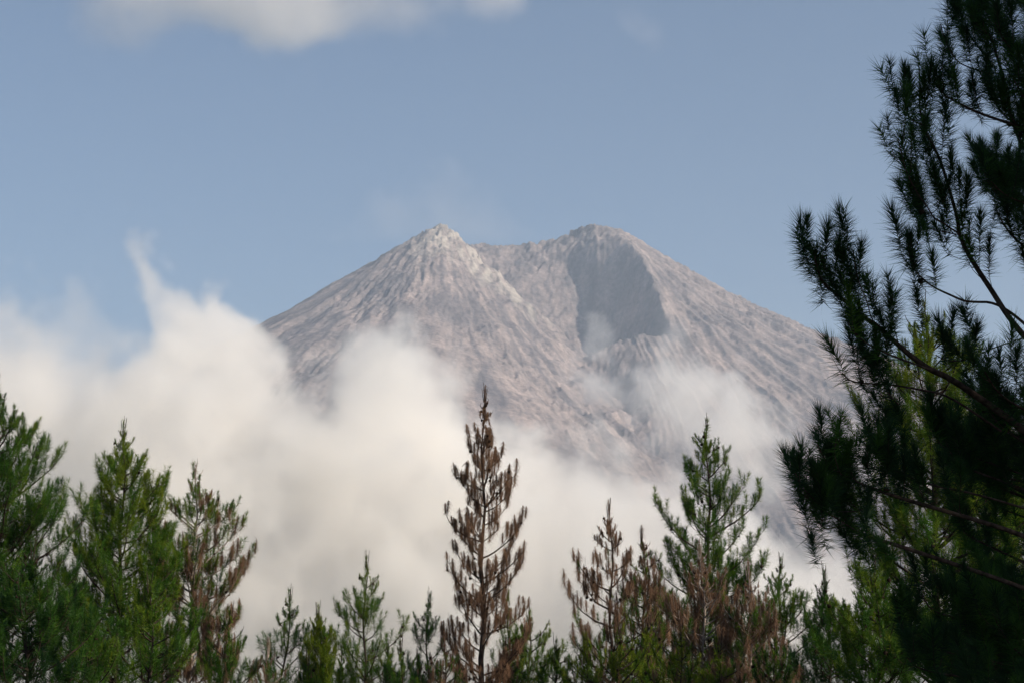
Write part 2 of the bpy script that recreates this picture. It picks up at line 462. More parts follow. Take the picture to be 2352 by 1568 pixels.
make_cloud("cloud_bank", 4500.0, [(bank, 75.0, 0.0120, 260.0), (core, 50.0, 0.0170, 240.0), (plume, 26.0, 0.0120, 120.0), (left_veil, 120.0, 0.0022, 200.0)], 520.0, 9.0, M_bank,
           1 / 210.0, 3.4, 50.0, 1.7, (-1750, 1750), (-60, 1080), "pale cloud bank wrapped round the foot of the volcano with a plume rising at its left end", "cloud")
mid = [(1335, 860), (1400, 825), (1480, 832), (1560, 828), (1610, 865), (1650, 900), (1700, 872), (1740, 920), (1790, 950), (1830, 1000), (1900, 1000),
       (1960, 985), (2020, 1000), (2080, 1040), (1990, 1080), (1900, 1075), (1830, 1060), (1780, 1090), (1720, 1095),
       (1640, 1060), (1560, 1050), (1500, 990), (1480, 935), (1420, 915), (1370, 900)]
wisp1 = [(1350, 790), (1390, 745), (1410, 770), (1380, 800), (1330, 810)]
wisp2 = [(1500, 810), (1530, 775), (1545, 790), (1530, 815)]
make_cloud("drifting_cloud", 5300.0, [(mid, 75.0, 0.0115, 170.0), (wisp1, 45.0, 0.004, 80.0), (wisp2, 45.0, 0.004, 80.0)], 300.0, 10.0, M_bank,
           1 / 170.0, 3.4, 55.0, 4.1, (0, 1650), (380, 1020), "thin torn cloud drifting across the right lower slope of the volcano", "cloud", bias=0.15)
high = [(180, -200), (250, 20), (380, 70), (540, 95), (600, 132), (690, 140), (800, 108), (920, 88), (1030, 60), (1150, 20), (1220, -200)]
high2 = [(1380, -10), (1500, 60), (1600, 120), (1500, 140), (1380, 60)]
make_cloud("high_cloud", 9800.0, [(high, 260.0, 0.0034, 300.0), (high2, 200.0, 0.0014, 200.0)], 520.0, 26.0, M_bank,
           1 / 800.0, 1.7, 160.0, 7.7, (-2700, 1500), (2900, 4300), "soft pale cloud high in the blue sky above the volcano", "cloud", rough=0.55, bias=0.2)
steam = [(730, 560), (760, 500), (850, 470), (1000, 440), (1040, 405), (1120, 450), (1230, 500), (1330, 520), (1300, 580), (1100, 590), (1000, 560), (850, 580)]
make_cloud("summit_vapour", 9300.0, [(steam, 170.0, 0.0008, 160.0)], 320.0, 18.0, M_bank,
           1 / 420.0, 1.9, 120.0, 2.9, (-1250, 650), (2160, 2750), "faint veil of vapour trailing behind the two summits", "cloud", rough=0.55, bias=0.2)

# ------------------------------------------------------------------ haze
m, t, N, L = new_mat("haze_air")
o = N.new("ShaderNodeOutputMaterial"); v = N.new("ShaderNodeVolumePrincipled")
v.inputs["Color"].default_value = (0.70, 0.84, 1.0, 1); v.inputs["Density"].default_value = 6.0e-5; v.inputs["Anisotropy"].default_value = 0.2
v.inputs["Density Attribute"].default_value = ""
L.new(v.outputs[0], o.inputs["Volume"])
hx, hy0, hy1, hz0, hz1 = 15500.0, -15500.0, 15500.0, -68.0, 2150.0
hv = np.array([(x, y, z) for x in (-hx, hx) for y in (hy0, hy1) for z in (hz0, hz1)])
hf = np.array([(0, 1, 3, 2), (4, 6, 7, 5), (0, 4, 5, 1), (2, 3, 7, 6), (0, 2, 6, 4), (1, 5, 7, 3)])
haze = mesh_np("haze", hv, None, m, quads=hf)
tag(haze, "thin blue haze in the air between the pines and the volcano", "haze", kind="stuff")
# ------------------------------------------------------------------ pines
def needle_mat(name, c0, c1, c2, transl=0.3, rough=0.6):
    m, t, N, L = new_mat(name)
    o = N.new("ShaderNodeOutputMaterial")
    at_ = N.new("ShaderNodeAttribute"); at_.attribute_name = "tint"
    r = N.new("ShaderNodeValToRGB"); L.new(at_.outputs["Fac"], r.inputs[0])
    e = r.color_ramp.elements
    e[0].position, e[0].color = 0.0, (*c0, 1)
    e[1].position, e[1].color = 1.0, (*c2, 1)
    k = e.new(0.5); k.color = (*c1, 1)
    d = N.new("ShaderNodeBsdfDiffuse"); tr = N.new("ShaderNodeBsdfTranslucent"); gl = N.new("ShaderNodeBsdfGlossy")
    gl.inputs["Roughness"].default_value = 0.45; gl.inputs["Color"].default_value = (0.5, 0.55, 0.5, 1)
    L.new(r.outputs[0], d.inputs[0]); L.new(r.outputs[0], tr.inputs[0])
    a = N.new("ShaderNodeMixShader"); a.inputs[0].default_value = transl
    L.new(d.outputs[0], a.inputs[1]); L.new(tr.outputs[0], a.inputs[2])
    b = N.new("ShaderNodeMixShader"); b.inputs[0].default_value = 0.015
    L.new(a.outputs[0], b.inputs[1]); L.new(gl.outputs[0], b.inputs[2])
    L.new(b.outputs[0], o.inputs[0])
    return m

def bark_mat(name, c0, c1):
    m, t, N, L = new_mat(name)
    o = N.new("ShaderNodeOutputMaterial"); d = N.new("ShaderNodeBsdfDiffuse"); L.new(d.outputs[0], o.inputs[0])
    g = N.new("ShaderNodeNewGeometry"); n = N.new("ShaderNodeTexNoise"); n.inputs["Scale"].default_value = 14; n.inputs["Detail"].default_value = 5
    L.new(g.outputs["Position"], n.inputs["Vector"])
    r = N.new("ShaderNodeValToRGB"); L.new(n.outputs[0], r.inputs[0])
    r.color_ramp.elements[0].position = 0.35; r.color_ramp.elements[0].color = (*c0, 1)
    r.color_ramp.elements[1].position = 0.65; r.color_ramp.elements[1].color = (*c1, 1)
    L.new(r.outputs[0], d.inputs[0])
    return m

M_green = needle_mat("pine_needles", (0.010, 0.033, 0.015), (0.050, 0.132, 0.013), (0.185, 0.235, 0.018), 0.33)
M_dead = needle_mat("dead_needles", (0.082, 0.050, 0.034), (0.195, 0.112, 0.068), (0.315, 0.198, 0.122), 0.2)
M_bark = bark_mat("pine_bark", (0.026, 0.020, 0.017), (0.070, 0.052, 0.043))
M_pale = bark_mat("bleached_bark", (0.16, 0.13, 0.11), (0.36, 0.31, 0.27))
M_cone = bark_mat("cone_scales", (0.018, 0.013, 0.010), (0.050, 0.034, 0.025))

rng = np.random.default_rng(11)

def shoot_template(n, kind, seed):
    g = np.random.default_rng(seed)
    phi = g.random(n) * 2 * np.pi
    if kind == 'green':
        z = g.random(n) ** 0.75
        ang = np.radians(84 - 62 * z ** 1.3 + g.normal(0, 10, n))
        ln = 0.44 * (0.72 + 0.4 * g.random(n))
        bend = 0.05
    elif kind == 'near':                                   # close by: needles swept forward round the shoot
        z = g.random(n) ** 0.62
        ang = np.radians(80 - 60 * z ** 1.3 + g.normal(0, 10, n))
        ln = 0.41 * (0.75 + 0.4 * g.random(n))
        bend = 0.06
    elif kind == 'open':                                   # older, thinner bottle brush
        z = g.random(n) ** 0.9
        ang = np.radians(92 - 55 * z + g.normal(0, 13, n))
        ln = 0.44 * (0.7 + 0.45 * g.random(n))
        bend = 0.09
    else:                                                   # dead: needles hang down along the shoot
        z = 0.10 + 0.9 * g.random(n) ** 0.8
        ang = np.radians(150 + g.normal(0, 27, n))
        ln = 0.52 * (0.35 + 0.9 * g.random(n))
        bend = 0.10
    P = np.stack([0 * z, 0 * z, z], -1)
    d = np.stack([np.sin(ang) * np.cos(phi), np.sin(ang) * np.sin(phi), np.cos(ang)], -1)
    r = g.normal(size=(n, 3)); w = np.cross(d, r); w /= np.linalg.norm(w, axis=1)[:, None]
    T = P + d * ln[:, None]
    T[:, 2] -= bend * np.hypot(d[:, 0], d[:, 1]) ** 2 * ln / 0.44
    return P, T, w, g.random(n)

class Needles:
    def __init__(self): self.s = {'green': [], 'open': [], 'dead': [], 'near': []}
    def add(self, kind, pos, d, L, tint): self.s[kind].append((*pos, *d, L, tint))
    def count(self): return sum(len(v) for v in self.s.values())
    def build(self, kinds, n, width, seed):
        VV, TT = [], []
        g = np.random.default_rng(seed)
        for kind in kinds:
            S = np.array(self.s[kind])
            if not len(S): continue
            tid = g.integers(0, 6, len(S))
            for k in range(6):
                Q = S[tid == k]
                if not len(Q): continue
                P, T, w, jit = shoot_template(n if kind != 'open' else int(n * 0.7), kind, seed * 10 + k)
                z = Q[:, 3:6] / np.linalg.norm(Q[:, 3:6], axis=1)[:, None]
                a = g.normal(size=z.shape); x = np.cross(a, z); x /= np.linalg.norm(x, axis=1)[:, None]
                y = np.cross(z, x)
                R = np.stack([x, y, z], -1)                    # columns
                Lh = Q[:, 6][:, None, None]
                Pw = np.einsum('sij,nj->sni', R, P) * Lh + Q[:, None, :3]
                Tw = np.einsum('sij,nj->sni', R, T) * Lh + Q[:, None, :3]
                Ww = np.einsum('sij,nj->sni', R, w) * width * 0.5
                tri = np.stack([Pw - Ww, Pw + Ww, Tw], 2)        # s n 3 3
                VV.append(tri.reshape(-1, 3))
                tt = np.clip(Q[:, 7][:, None] + (jit[None] - 0.5) * 0.22, 0, 1)
                TT.append(np.repeat(tt.reshape(-1), 3))
        if not VV: return None
        V = np.concatenate(VV); T = np.concatenate(TT)
        return V, np.arange(len(V)).reshape(-1, 3), T

def tube(pts, r0, r1, sides=5):
    pts = np.asarray(pts, float); n = len(pts)
    t = np.gradient(pts, axis=0); t /= np.linalg.norm(t, axis=1)[:, None] + 1e-9
    ref = np.array([0.31, 0.87, 0.38]) if abs(t[0, 2]) > 0.8 else np.array([0, 0, 1.0])
    u = np.cross(t, ref); u /= np.linalg.norm(u, axis=1)[:, None] + 1e-9
    v = np.cross(t, u)
    a = np.arange(sides) * 2 * np.pi / sides
    r = np.linspace(r0, r1, n)[:, None, None]
    V = pts[:, None] + r * (np.cos(a)[None, :, None] * u[:, None] + np.sin(a)[None, :, None] * v[:, None])
    i = np.arange(n - 1)[:, None] * sides; j = np.arange(sides)[None]; k = (j + 1) % sides
    q = np.stack([i + j, i + k, i + sides + k, i + sides + j], -1).reshape(-1, 4)
    F = np.concatenate([q[:, [0, 1, 2]], q[:, [0, 2, 3]]])
    return V.reshape(-1, 3), F

class Wood:
    def __init__(self): self.v, self.f, self.n = [], [], 0
    def add(self, V, F): self.v.append(V); self.f.append(F + self.n); self.n += len(V)
    def tube(self, pts, r0, r1, sides=5): self.add(*tube(pts, r0, r1, sides))
    def build(self, name, mat, parent):
        return child(mesh_np(name, np.concatenate(self.v), np.concatenate(self.f), mat, smooth=True), parent)

# a cone: scaly egg, 5 rings
def cone_shape():
    V, F = [], []
    rings = [(0, 0.30), (0.22, 0.50), (0.5, 0.46), (0.8, 0.26), (1.0, 0.04)]
    for q, (z, r) in enumerate(rings):
        for k in range(6):
            a = (k + 0.5 * (q % 2)) * math.pi / 3
            rr = r * (1.16 if k % 2 else 0.9)
            V.append((rr * math.cos(a), rr * math.sin(a), -z))
    for q in range(4):
        for k in range(6):
            a, b = q * 6 + k, q * 6 + (k + 1) % 6
            F += [(a, b, b + 6), (a, b + 6, a + 6)]
    return np.array(V), np.array(F)
CONE_V, CONE_F = cone_shape()

def grow(start, az, e0, e1, L, n, g, wob=0.10, power=1.4):
    """path that leaves at elevation e0 and bends up to e1"""
    p = np.array(start, float); out_ = [p.copy()]
    a = az; st = L / n
    for i in range(n):
        t = (i + 0.5) / n
        e = e0 + (e1 - e0) * t ** power
        a += g.normal(0, wob)
        e += g.normal(0, wob * 0.6)
        p = p + st * np.array([math.cos(a) * math.cos(e), math.sin(a) * math.cos(e), math.sin(e)])
        out_.append(p.copy())
    return np.array(out_)

def lerp_path(P, t):
    x = t * (len(P) - 1); i = min(int(x), len(P) - 2); f = x - i
    p = P[i] * (1 - f) + P[i + 1] * f
    d = P[i + 1] - P[i]
    return p, d / (np.linalg.norm(d) + 1e-9)

def dress(P, W, ND, g, o, start=0.22, step=0.22, cones=None, sub=True, up=0.7):
    """side twigs and needle shoots along a bough"""
    L = np.sum(np.linalg.norm(np.diff(P, axis=0), axis=1))
    def shoot(p, d, scale=1.0):
        d = d + np.array([0, 0, up]) ; d = d / np.linalg.norm(d)
        dead = g.random() < o['dead'](p)
        tint = np.clip(o['tint'] + g.normal(0, 0.16) + o.get('tipgain', 0.15) * (p[2] - o['zmid']) / o['zspan'], 0.02, 0.98)
        k = np.clip((o['top'] - p[2]) / 1.7, 0.34, 1.0) if 'top' in o else 1.0
        Ls = o['shoot'] * scale * k * g.uniform(0.75, 1.2)
        if dead:
            if g.random() < o.get('bare', 0.15): return Ls
            for _ in range(o.get('dead_n', 1)):
                ND.add('dead', p, d * 0.5 + np.array([0, 0, 0.6]), Ls * g.uniform(0.8, 1.25), np.clip(0.45 + g.normal(0, 0.22), 0, 1))
        else:
            ND.add(o.get('kind', 'green') if g.random() < 0.75 else 'open', p, d, Ls, tint)
        return Ls
    t = start
    sd = 1 if g.random() < 0.5 else -1
    while t < o.get('tmax', 0.97):
        p, d = lerp_path(P, t)
        az = math.atan2(d[1], d[0]) + sd * g.uniform(0.5, 1.15); sd = -sd
        e = math.asin(np.clip(d[2], -1, 1))
        l = o['twig'] * g.uniform(0.45, 1.3) * (1.15 - 0.6 * t) * (np.clip((o['top'] - p[2]) / 2.0, 0.2, 1.0) if 'top' in o else 1.0)
        Q = grow(p, az, max(e * 0.6, 0.1) + g.normal(0, .15), g.uniform(0.95, 1.45), l, 4, g, 0.13)
        W.tube(Q, o['tw'] * 1.0, o['tw'] * 0.55, 3)
        dd = Q[-1] - Q[-2]; dd /= np.linalg.norm(dd)
        Ls = shoot(Q[-1] - dd * 0.35 * o['shoot'], dd)
        W.tube([Q[-1], Q[-1] + (dd + np.array([0, 0, up])) / np.linalg.norm(dd + np.array([0, 0, up])) * Ls * 0.55], o['tw'] * .6, o['tw'] * .3, 3)
        if sub and l > o['twig'] * 0.6:
            for q in range(o.get('nsub', 1)):
                p2, d2 = lerp_path(Q, g.uniform(0.3, 0.75))
                a2 = math.atan2(d2[1], d2[0]) + g.choice([-1, 1]) * g.uniform(0.4, 1.2)
                Q2 = grow(p2, a2, 0.5, 1.35, l * g.uniform(0.3, 0.6), 3, g, 0.12)
                W.tube(Q2, o['tw'] * .8, o['tw'] * .5, 3)
                d3 = Q2[-1] - Q2[-2]; shoot(Q2[-1] - d3 * 0.4, d3 / np.linalg.norm(d3), 0.9)
        if cones is not None and g.random() < o.get('cone_p', 0.1):
            p3, _ = lerp_path(Q, g.uniform(0.2, 0.8)); cones.append(p3)
        t += step / L * g.uniform(0.7, 1.3)
    d = P[-1] - P[-2]; d /= np.linalg.norm(d)
    tm = o.get('term', 0.9)
    shoot(P[-1] - d * tm * o['shoot'], d, 1.1)
    shoot(P[-1] - d * (tm + 0.6) * o['shoot'], d, 0.9)

def make_cones(cones, size, parent, g):
    if not cones: return
    VV, FF = [], []
    for i, c in enumerate(cones):
        a = g.uniform(0, 6.28); tl = g.uniform(0.1, 0.8)
        s = size * g.uniform(0.7, 1.15)
        R = np.array(Matrix.Rotation(a, 3, 'Z') @ Matrix.Rotation(tl, 3, 'X'))
        VV.append(CONE_V @ R.T * s + np.asarray(c)); FF.append(CONE_F + i * len(CONE_V))
    for V, F in zip(VV, FF): pass
    ob = child(mesh_np("pine_cones", np.concatenate(VV), np.concatenate(FF), M_cone), parent)
    ob["kind"] = "stuff"

TREES = []
def pine(label, group, tip, Y, prof, seed, whorl=0.46, per=(3, 5), tint=0.4, dead=None, step=0.22, twig=0.46, shoot=0.42, nn=90, lean=0.0,
         bark=None, e0=(0.25, 0.65), cone_p=0.08, name="pine_tree", width=0.0105, bottom=1640, nsub=1, tipgain=0.15, bare=0.15, spikes=True, first=0.45, dead_n=1, spread=(0.5, 1.22)):
    g = np.random.default_rng(seed)
    tp = at(tip[0], tip[1], Y)
    base = Vector((tp.x - lean, Y, float(ground_z(np.array(tp.x - lean), np.array(Y)))))
    root = empty(name, base)
    tag(root, label, "tree", group)
    H = tp.z - base.z
    zb = at(tip[0], bottom, Y).z - base.z
    mpp = Y / FPX                                               # metres per picture unit at this distance
    pz = np.array([at(tip[0], p, Y).z - base.z for p, _ in prof])[::-1]
    pr = np.array([h * mpp for _, h in prof])[::-1]
    top = np.array([lean, 0, H])
    def trunk_pt(z): 
        t = z / H
        return np.array([lean * t ** 1.5 + 0.06 * math.sin(2.1 * z + seed), 0.05 * math.sin(1.7 * z + 2 * seed), z])
    zs = np.linspace(-0.3, H, 22)
    TP = np.array([trunk_pt(max(z, 0)) + np.array([0, 0, min(z, 0)]) for z in zs])
    TW = Wood(); rb = 0.010 + 0.0095 * H
    TW.tube(TP, rb, 0.008, 8)
    # candles on the leader
    if spikes:
        for k in range(4):
            a = g.uniform(0, 6.28); q = TP[-1] + np.array([math.cos(a), math.sin(a), 0]) * 0.03
            TW.tube([q - np.array([0, 0, 0.35]), q + np.array([0.05 * math.cos(a), 0.05 * math.sin(a), g.uniform(0.0, 0.25)])], 0.011, 0.006, 4)
    bark = bark or M_bark
    TW.build("trunk", bark, root)
    ND = Needles(); cones = []
    o = dict(dead=dead or (lambda p: 0.0), tint=tint, shoot=shoot, twig=twig, tw=0.009, zmid=0.5 * (zb + H), zspan=max(0.5 * (H - zb), 0.5), nsub=nsub,
             tipgain=tipgain, bare=bare, cone_p=cone_p, dead_n=dead_n, top=H)
    z = H - first
    az = g.uniform(0, 6.28)
    while z > max(zb, 1.0):
        for k in range(g.integers(per[0], per[1] + 1)):
            az += 2.4 + g.normal(0, 0.35)
            zz = z + g.normal(0, 0.08)
            r = np.interp(zz, pz, pr)
            r = np.interp(zz + 0.55 * r, pz, pr) if zz + 0.55 * r < H else r * 0.6
            r *= g.uniform(*spread)
            if r < 0.1: r = 0.1
            ee = g.uniform(*e0); f = (H - zz) / max(H - zb, 1)
            ee = ee + 0.45 * max(0, 0.35 - f)
            L = r / 0.70
            P = grow(trunk_pt(zz), az, ee, g.uniform(0.85, 1.35), L, 8, g, 0.10)
            W = Wood()
            W.tube(P, 0.010 + 0.010 * L, 0.006, 5)
            dress(P, W, ND, g, o, start=g.uniform(0.15, 0.3) if L > 0.8 else 0.35, step=step, cones=cones)
            W.build("branch", bark, root)
        z -= whorl * g.uniform(0.75, 1.25)
    # leader shoots
    for k in range(3):
        p = trunk_pt(H - 0.18 - 0.30 * k)
        if g.random() < o['dead'](p): ND.add('dead', p, (0, 0, 1), shoot, 0.4)
        else: ND.add('green', p - np.array([0, 0, 0.25]), (g.normal(0, .1), g.normal(0, .1), 1), shoot * 0.95, min(tint + 0.15, 1))
    for kinds, nm, mt in ((('green', 'open'), "crown", M_green), (('dead',), "dead_needles", M_dead)):
        r = ND.build(kinds, nn, width * (0.7 if nm == 'dead_needles' else 1.0), seed)
        if r:
            ob = child(mesh_np(nm, r[0], r[1], mt, attrs={"tint": r[2]}), root); ob["kind"] = "stuff"
    make_cones(cones, 0.085, root, g)
    TREES.append((label[:30], ND.count()))
    return root
# ------------------------------------------------------------------ the row of pines in the middle distance
def dead_between(z0, z1, p0, p1, base_z=0.0):
    return lambda p: float(np.interp(p[2], [z0, z1], [p0, p1]))
GR = "young pines growing along the foot of the view"

pine("broad dark green pine with a dense crown, the tree at the far left edge", GR, (-2, 880), 46, [(890, 10), (960, 75), (1060, 115), (1160, 150), (1250, 160), (1400, 185), (1640, 210)], 1,
     per=(4, 6), whorl=0.36, tint=0.40, step=0.19, nsub=2)
pine("small dark pine squeezed between the far left pine and the bright green pine", GR, (172, 1300), 49, [(1305, 8), (1380, 40), (1460, 70), (1640, 100)], 2, tint=0.22, per=(3, 5))
pine("bright green pine with a slender spike at its tip and a visible straight trunk", GR, (288, 966), 52, [(975, 6), (1040, 32), (1110, 70), (1180, 96), (1260, 118), (1360, 140), (1480, 165), (1640, 185)], 3,
     per=(4, 6), whorl=0.36, tint=0.62, step=0.19, nsub=2, tipgain=0.22)
zc = 7.5
pine("green topped pine whose lower boughs hang with brown dead needles", GR, (452, 1062), 55, [(1070, 10), (1120, 52), (1180, 82), (1260, 118), (1330, 132), (1450, 130), (1640, 150)], 4,
     per=(3, 5), tint=0.52, dead=dead_between(9.5, 14.2, 0.88, 0.12), bark=M_pale, nsub=2, dead_n=3)
pine("sparse green pine leaning right, left of the narrow yellow green pine", GR, (672, 1352), 60, [(1360, 8), (1410, 35), (1470, 60), (1640, 80)], 5, tint=0.40, per=(2, 4), lean=0.8)
pine("narrow yellow green pine with dense upright shoots", GR, (735, 1388), 58, [(1395, 6), (1440, 28), (1500, 36), (1640, 44)], 6, tint=0.82, per=(5, 7), whorl=0.3, step=0.16, twig=0.35, e0=(0.6, 1.0))
pine("open airy pine with a thin dark trunk, between yellow green pine and dead pine", GR, (840, 1278), 59, [(1285, 5), (1340, 34), (1400, 66), (1470, 80), (1640, 110)], 7, tint=0.60, per=(2, 4), whorl=0.45, step=0.26)
pine("thin bluish green pine just left of the tall dead pine", GR, (983, 1362), 61, [(1370, 6), (1420, 28), (1470, 40), (1640, 50)], 8, tint=0.18, per=(2, 4), whorl=0.42)
pine("low green pine at the bottom edge between airy pine and thin bluish pine", GR, (925, 1470), 57, [(1475, 6), (1520, 40), (1640, 80)], 9, tint=0.45, per=(3, 4))
pine("tall dead pine with brown hanging needles, standing alone before the clouds", GR, (1110, 896), 54, [(905, 5), (980, 24), (1050, 44), (1130, 64), (1210, 78), (1300, 86), (1400, 84), (1500, 92), (1640, 110)], 10,
     per=(3, 4), whorl=0.46, dead=lambda p: 1.0, step=0.18, bare=0.15, cone_p=0.35, nsub=1, dead_n=2, spread=(0.4, 1.3), shoot=0.36)
pine("low pine with fresh green shoots right behind the tall dead pine", GR, (1215, 1400), 63, [(1405, 12), (1440, 48), (1500, 64), (1640, 80)], 11, tint=0.68, per=(4, 5))
pine("single slim green shoot of a pine showing at the tall dead pine's right side", GR, (1168, 1355), 64, [(1360, 4), (1420, 16), (1500, 36), (1640, 60)], 12, tint=0.60, per=(2, 3))
pine("half dead pine with bare dark tips and drooping brown tufts over olive lower boughs", GR, (1402, 1160), 55, [(1170, 6), (1230, 44), (1290, 82), (1350, 108), (1430, 112), (1640, 120)], 13,
     per=(3, 4), whorl=0.50, tint=0.55, dead=dead_between(9.4, 11.3, 0.25, 0.97), step=0.21, bare=0.22, cone_p=0.25, dead_n=2, spread=(0.45, 1.25), shoot=0.38)
pine("brown and olive pine between half dead pine and tall green pine", GR, (1478, 1222), 56, [(1230, 6), (1290, 38), (1350, 56), (1450, 70), (1640, 90)], 14,
     per=(3, 5), tint=0.58, dead=dead_between(9.3, 12.5, 0.35, 0.85), bare=0.25, step=0.19, dead_n=2)
pine("tall green pine right of centre with upright shoots and a spiky tip", GR, (1624, 962), 57, [(970, 6), (1030, 46), (1100, 70), (1180, 98), (1260, 112), (1340, 120), (1460, 125), (1640, 130)], 15,
     per=(3, 5), whorl=0.42, tint=0.54, step=0.19, cone_p=0.15, nsub=2)
pine("dead pine hung with long grey brown needle curtains at the tall green pine's foot", GR, (1612, 1255), 51, [(1260, 8), (1330, 70), (1420, 90), (1640, 110)], 16,
     per=(4, 5), whorl=0.36, dead=lambda p: 0.85, step=0.18, bark=M_pale, dead_n=2, bare=0.28)
pine("second dead pine with shaggy brown needles, right of the first curtain of needles", GR, (1722, 1300), 50, [(1310, 8), (1370, 46), (1440, 66), (1640, 78)], 17,
     per=(4, 5), whorl=0.36, dead=lambda p: 0.85, step=0.18, bark=M_pale, dead_n=2, bare=0.28)
pine("green pine peering over the shaggy dead pines, left of the dark pine", GR, (1790, 1278), 60, [(1285, 6), (1330, 36), (1390, 66), (1450, 90), (1640, 110)], 18, tint=0.50, per=(3, 5), nsub=2)
pine("dark blue green pine beside the gap at the foot of the shaded pine", GR, (1897, 1308), 47, [(1315, 10), (1370, 34), (1450, 70), (1640, 120)], 19, tint=0.15, per=(4, 5), whorl=0.34)
pine("sunlit green pine standing behind the shaded pine's lower boughs", GR, (2126, 690), 40, [(700, 20), (745, 85), (820, 120), (920, 140), (1060, 170), (1200, 200), (1400, 230), (1640, 250)], 20,
     per=(4, 5), whorl=0.34, tint=0.66, step=0.2, nsub=2, tipgain=0.2)
pine("second sunlit pine behind the shaded pine, half cut by the right edge", GR, (2262, 872), 42, [(880, 14), (930, 50), (1040, 110), (1200, 150), (1640, 190)], 21, tint=0.66, per=(4, 5), nsub=2)
pine("low leafy pine with lit shoots at the bottom below the shaded pine", GR, (2010, 1300), 36, [(1310, 20), (1380, 80), (1480, 140), (1640, 190)], 22, tint=0.56, per=(4, 6), whorl=0.32, nsub=2)
pine("low sunlit pine at the bottom right below the shaded pine's darkest boughs", GR, (2200, 1380), 34, [(1390, 20), (1440, 80), (1520, 140), (1640, 190)], 23, tint=0.62, per=(4, 6), whorl=0.32, nsub=2)
pine("bushy olive green pine low at the bottom, below the half dead pine", GR, (1420, 1432), 47, [(1437, 14), (1480, 70), (1540, 110), (1640, 150)], 24, tint=0.80, per=(3, 4), whorl=0.42, nsub=1, dead=lambda p: 0.15)
pine("bushy yellow olive pine low at the bottom, below the brown and olive pine", GR, (1560, 1440), 46, [(1445, 14), (1490, 70), (1540, 100), (1640, 140)], 25, tint=0.84, per=(3, 4), whorl=0.42, nsub=1, dead=lambda p: 0.2)
pine("low brownish pine at the bottom edge right under the tall dead pine", GR, (1020, 1465), 52, [(1470, 8), (1520, 50), (1640, 90)], 26, tint=0.4, per=(4, 5), whorl=0.34, dead=lambda p: 0.7)
pine("dark green pine filling the bottom left corner below the broad dark pine", GR, (70, 1250), 43, [(1260, 14), (1330, 80), (1420, 120), (1640, 160)], 27, tint=0.26, per=(4, 6), whorl=0.34, nsub=2)
pine("low brown and green pine at the bottom, right of the green topped pine", GR, (620, 1480), 53, [(1485, 10), (1540, 60), (1640, 90)], 28, tint=0.4, per=(4, 5), dead=lambda p: 0.5, bark=M_pale)

for k, (x, y, Yd, w, tn, dd, lb) in enumerate([
    (525, 1400, 50, 75, 0.50, 0.25, "mixed green and brown pine low between the green topped pine and the leaning sparse pine"),
    (785, 1492, 62, 62, 0.50, 0.0, "short green pine whose top just clears the bottom edge beside the yellow green pine"),
    (888, 1476, 61, 50, 0.42, 0.1, "short dark green pine low at the right foot of the open airy pine"),
    (1275, 1468, 60, 70, 0.56, 0.05, "low bright green pine between the fresh green pine and the half dead pine"),
    (1345, 1452, 52, 80, 0.76, 0.2, "low olive pine at the half dead pine's left foot"),
    (1490, 1415, 50, 80, 0.80, 0.25, "olive yellow pine low in front of the brown and olive pine"),
    (1655, 1462, 44, 70, 0.76, 0.3, "low olive pine before the curtains of dead needles"),
    (1780, 1440, 46, 60, 0.42, 0.2, "dark low pine at the right foot of the shaggy dead pine"),
    (350, 1330, 47, 105, 0.56, 0.0, "full green pine filling the gap between bright green pine and green topped pine"),
    (705, 1500, 57, 60, 0.48, 0.1, "low green pine showing its tip at the bottom edge under the leaning sparse pine"),
    (958, 1502, 55, 55, 0.44, 0.3, "low green pine with some brown at the bottom edge under the thin bluish pine"),
    (1165, 1478, 58, 66, 0.56, 0.3, "low green and brown pine at the tall dead pine's right foot"),
    (210, 1400, 45, 90, 0.46, 0.0, "leafy green pine low in front of the bright green pine's left side")]):
    pine(lb, GR, (x, y), Yd, [(y + 8, 10), (y + 60, w * 0.6), (y + 130, w), (1700, w * 1.25)], 60 + k, tint=tn, per=(4, 5), whorl=0.38, dead=(lambda q: (lambda p_: q))(dd))

# ------------------------------------------------------------------ the big shaded pine close by on the right
TX = at(2540, 784, 22.0).x
fbase = Vector((TX, 22.0, float(ground_z(np.array(TX), np.array(22.0)))))
froot = empty("pine_tree", fbase)
tag(froot, "large dark shaded pine close by, its boughs filling the right edge", "tree")
g = np.random.default_rng(99)
ftop = at(2500, -420, 22.0)
Hf = ftop.z - fbase.z
TW = Wood(); TW.tube([np.array([0.05 * math.sin(z), 0.05 * math.cos(1.3 * z), z]) for z in np.linspace(-0.3, Hf, 24)], 0.23, 0.02, 10)
TW.build("trunk", M_bark, froot)
FN = Needles(); fcones = []
fo = dict(dead=lambda p: 0.0, kind='near', tint=0.05, shoot=0.52, twig=0.44, tmax=0.87, term=1.4, tw=0.0055, zmid=0.5 * Hf, zspan=0.5 * Hf, nsub=1, tipgain=0.0, cone_p=0.10)  # very low tint: part of the pine's shade is put into its needle colour
def smooth_path(pts, n=4):
    P = np.array(pts, float)
    for _ in range(2):
        Q = [P[0]]
        for a, b in zip(P[:-1], P[1:]): Q += [a * .75 + b * .25, a * .25 + b * .75]
        Q.append(P[-1]); P = np.array(Q)
    return P
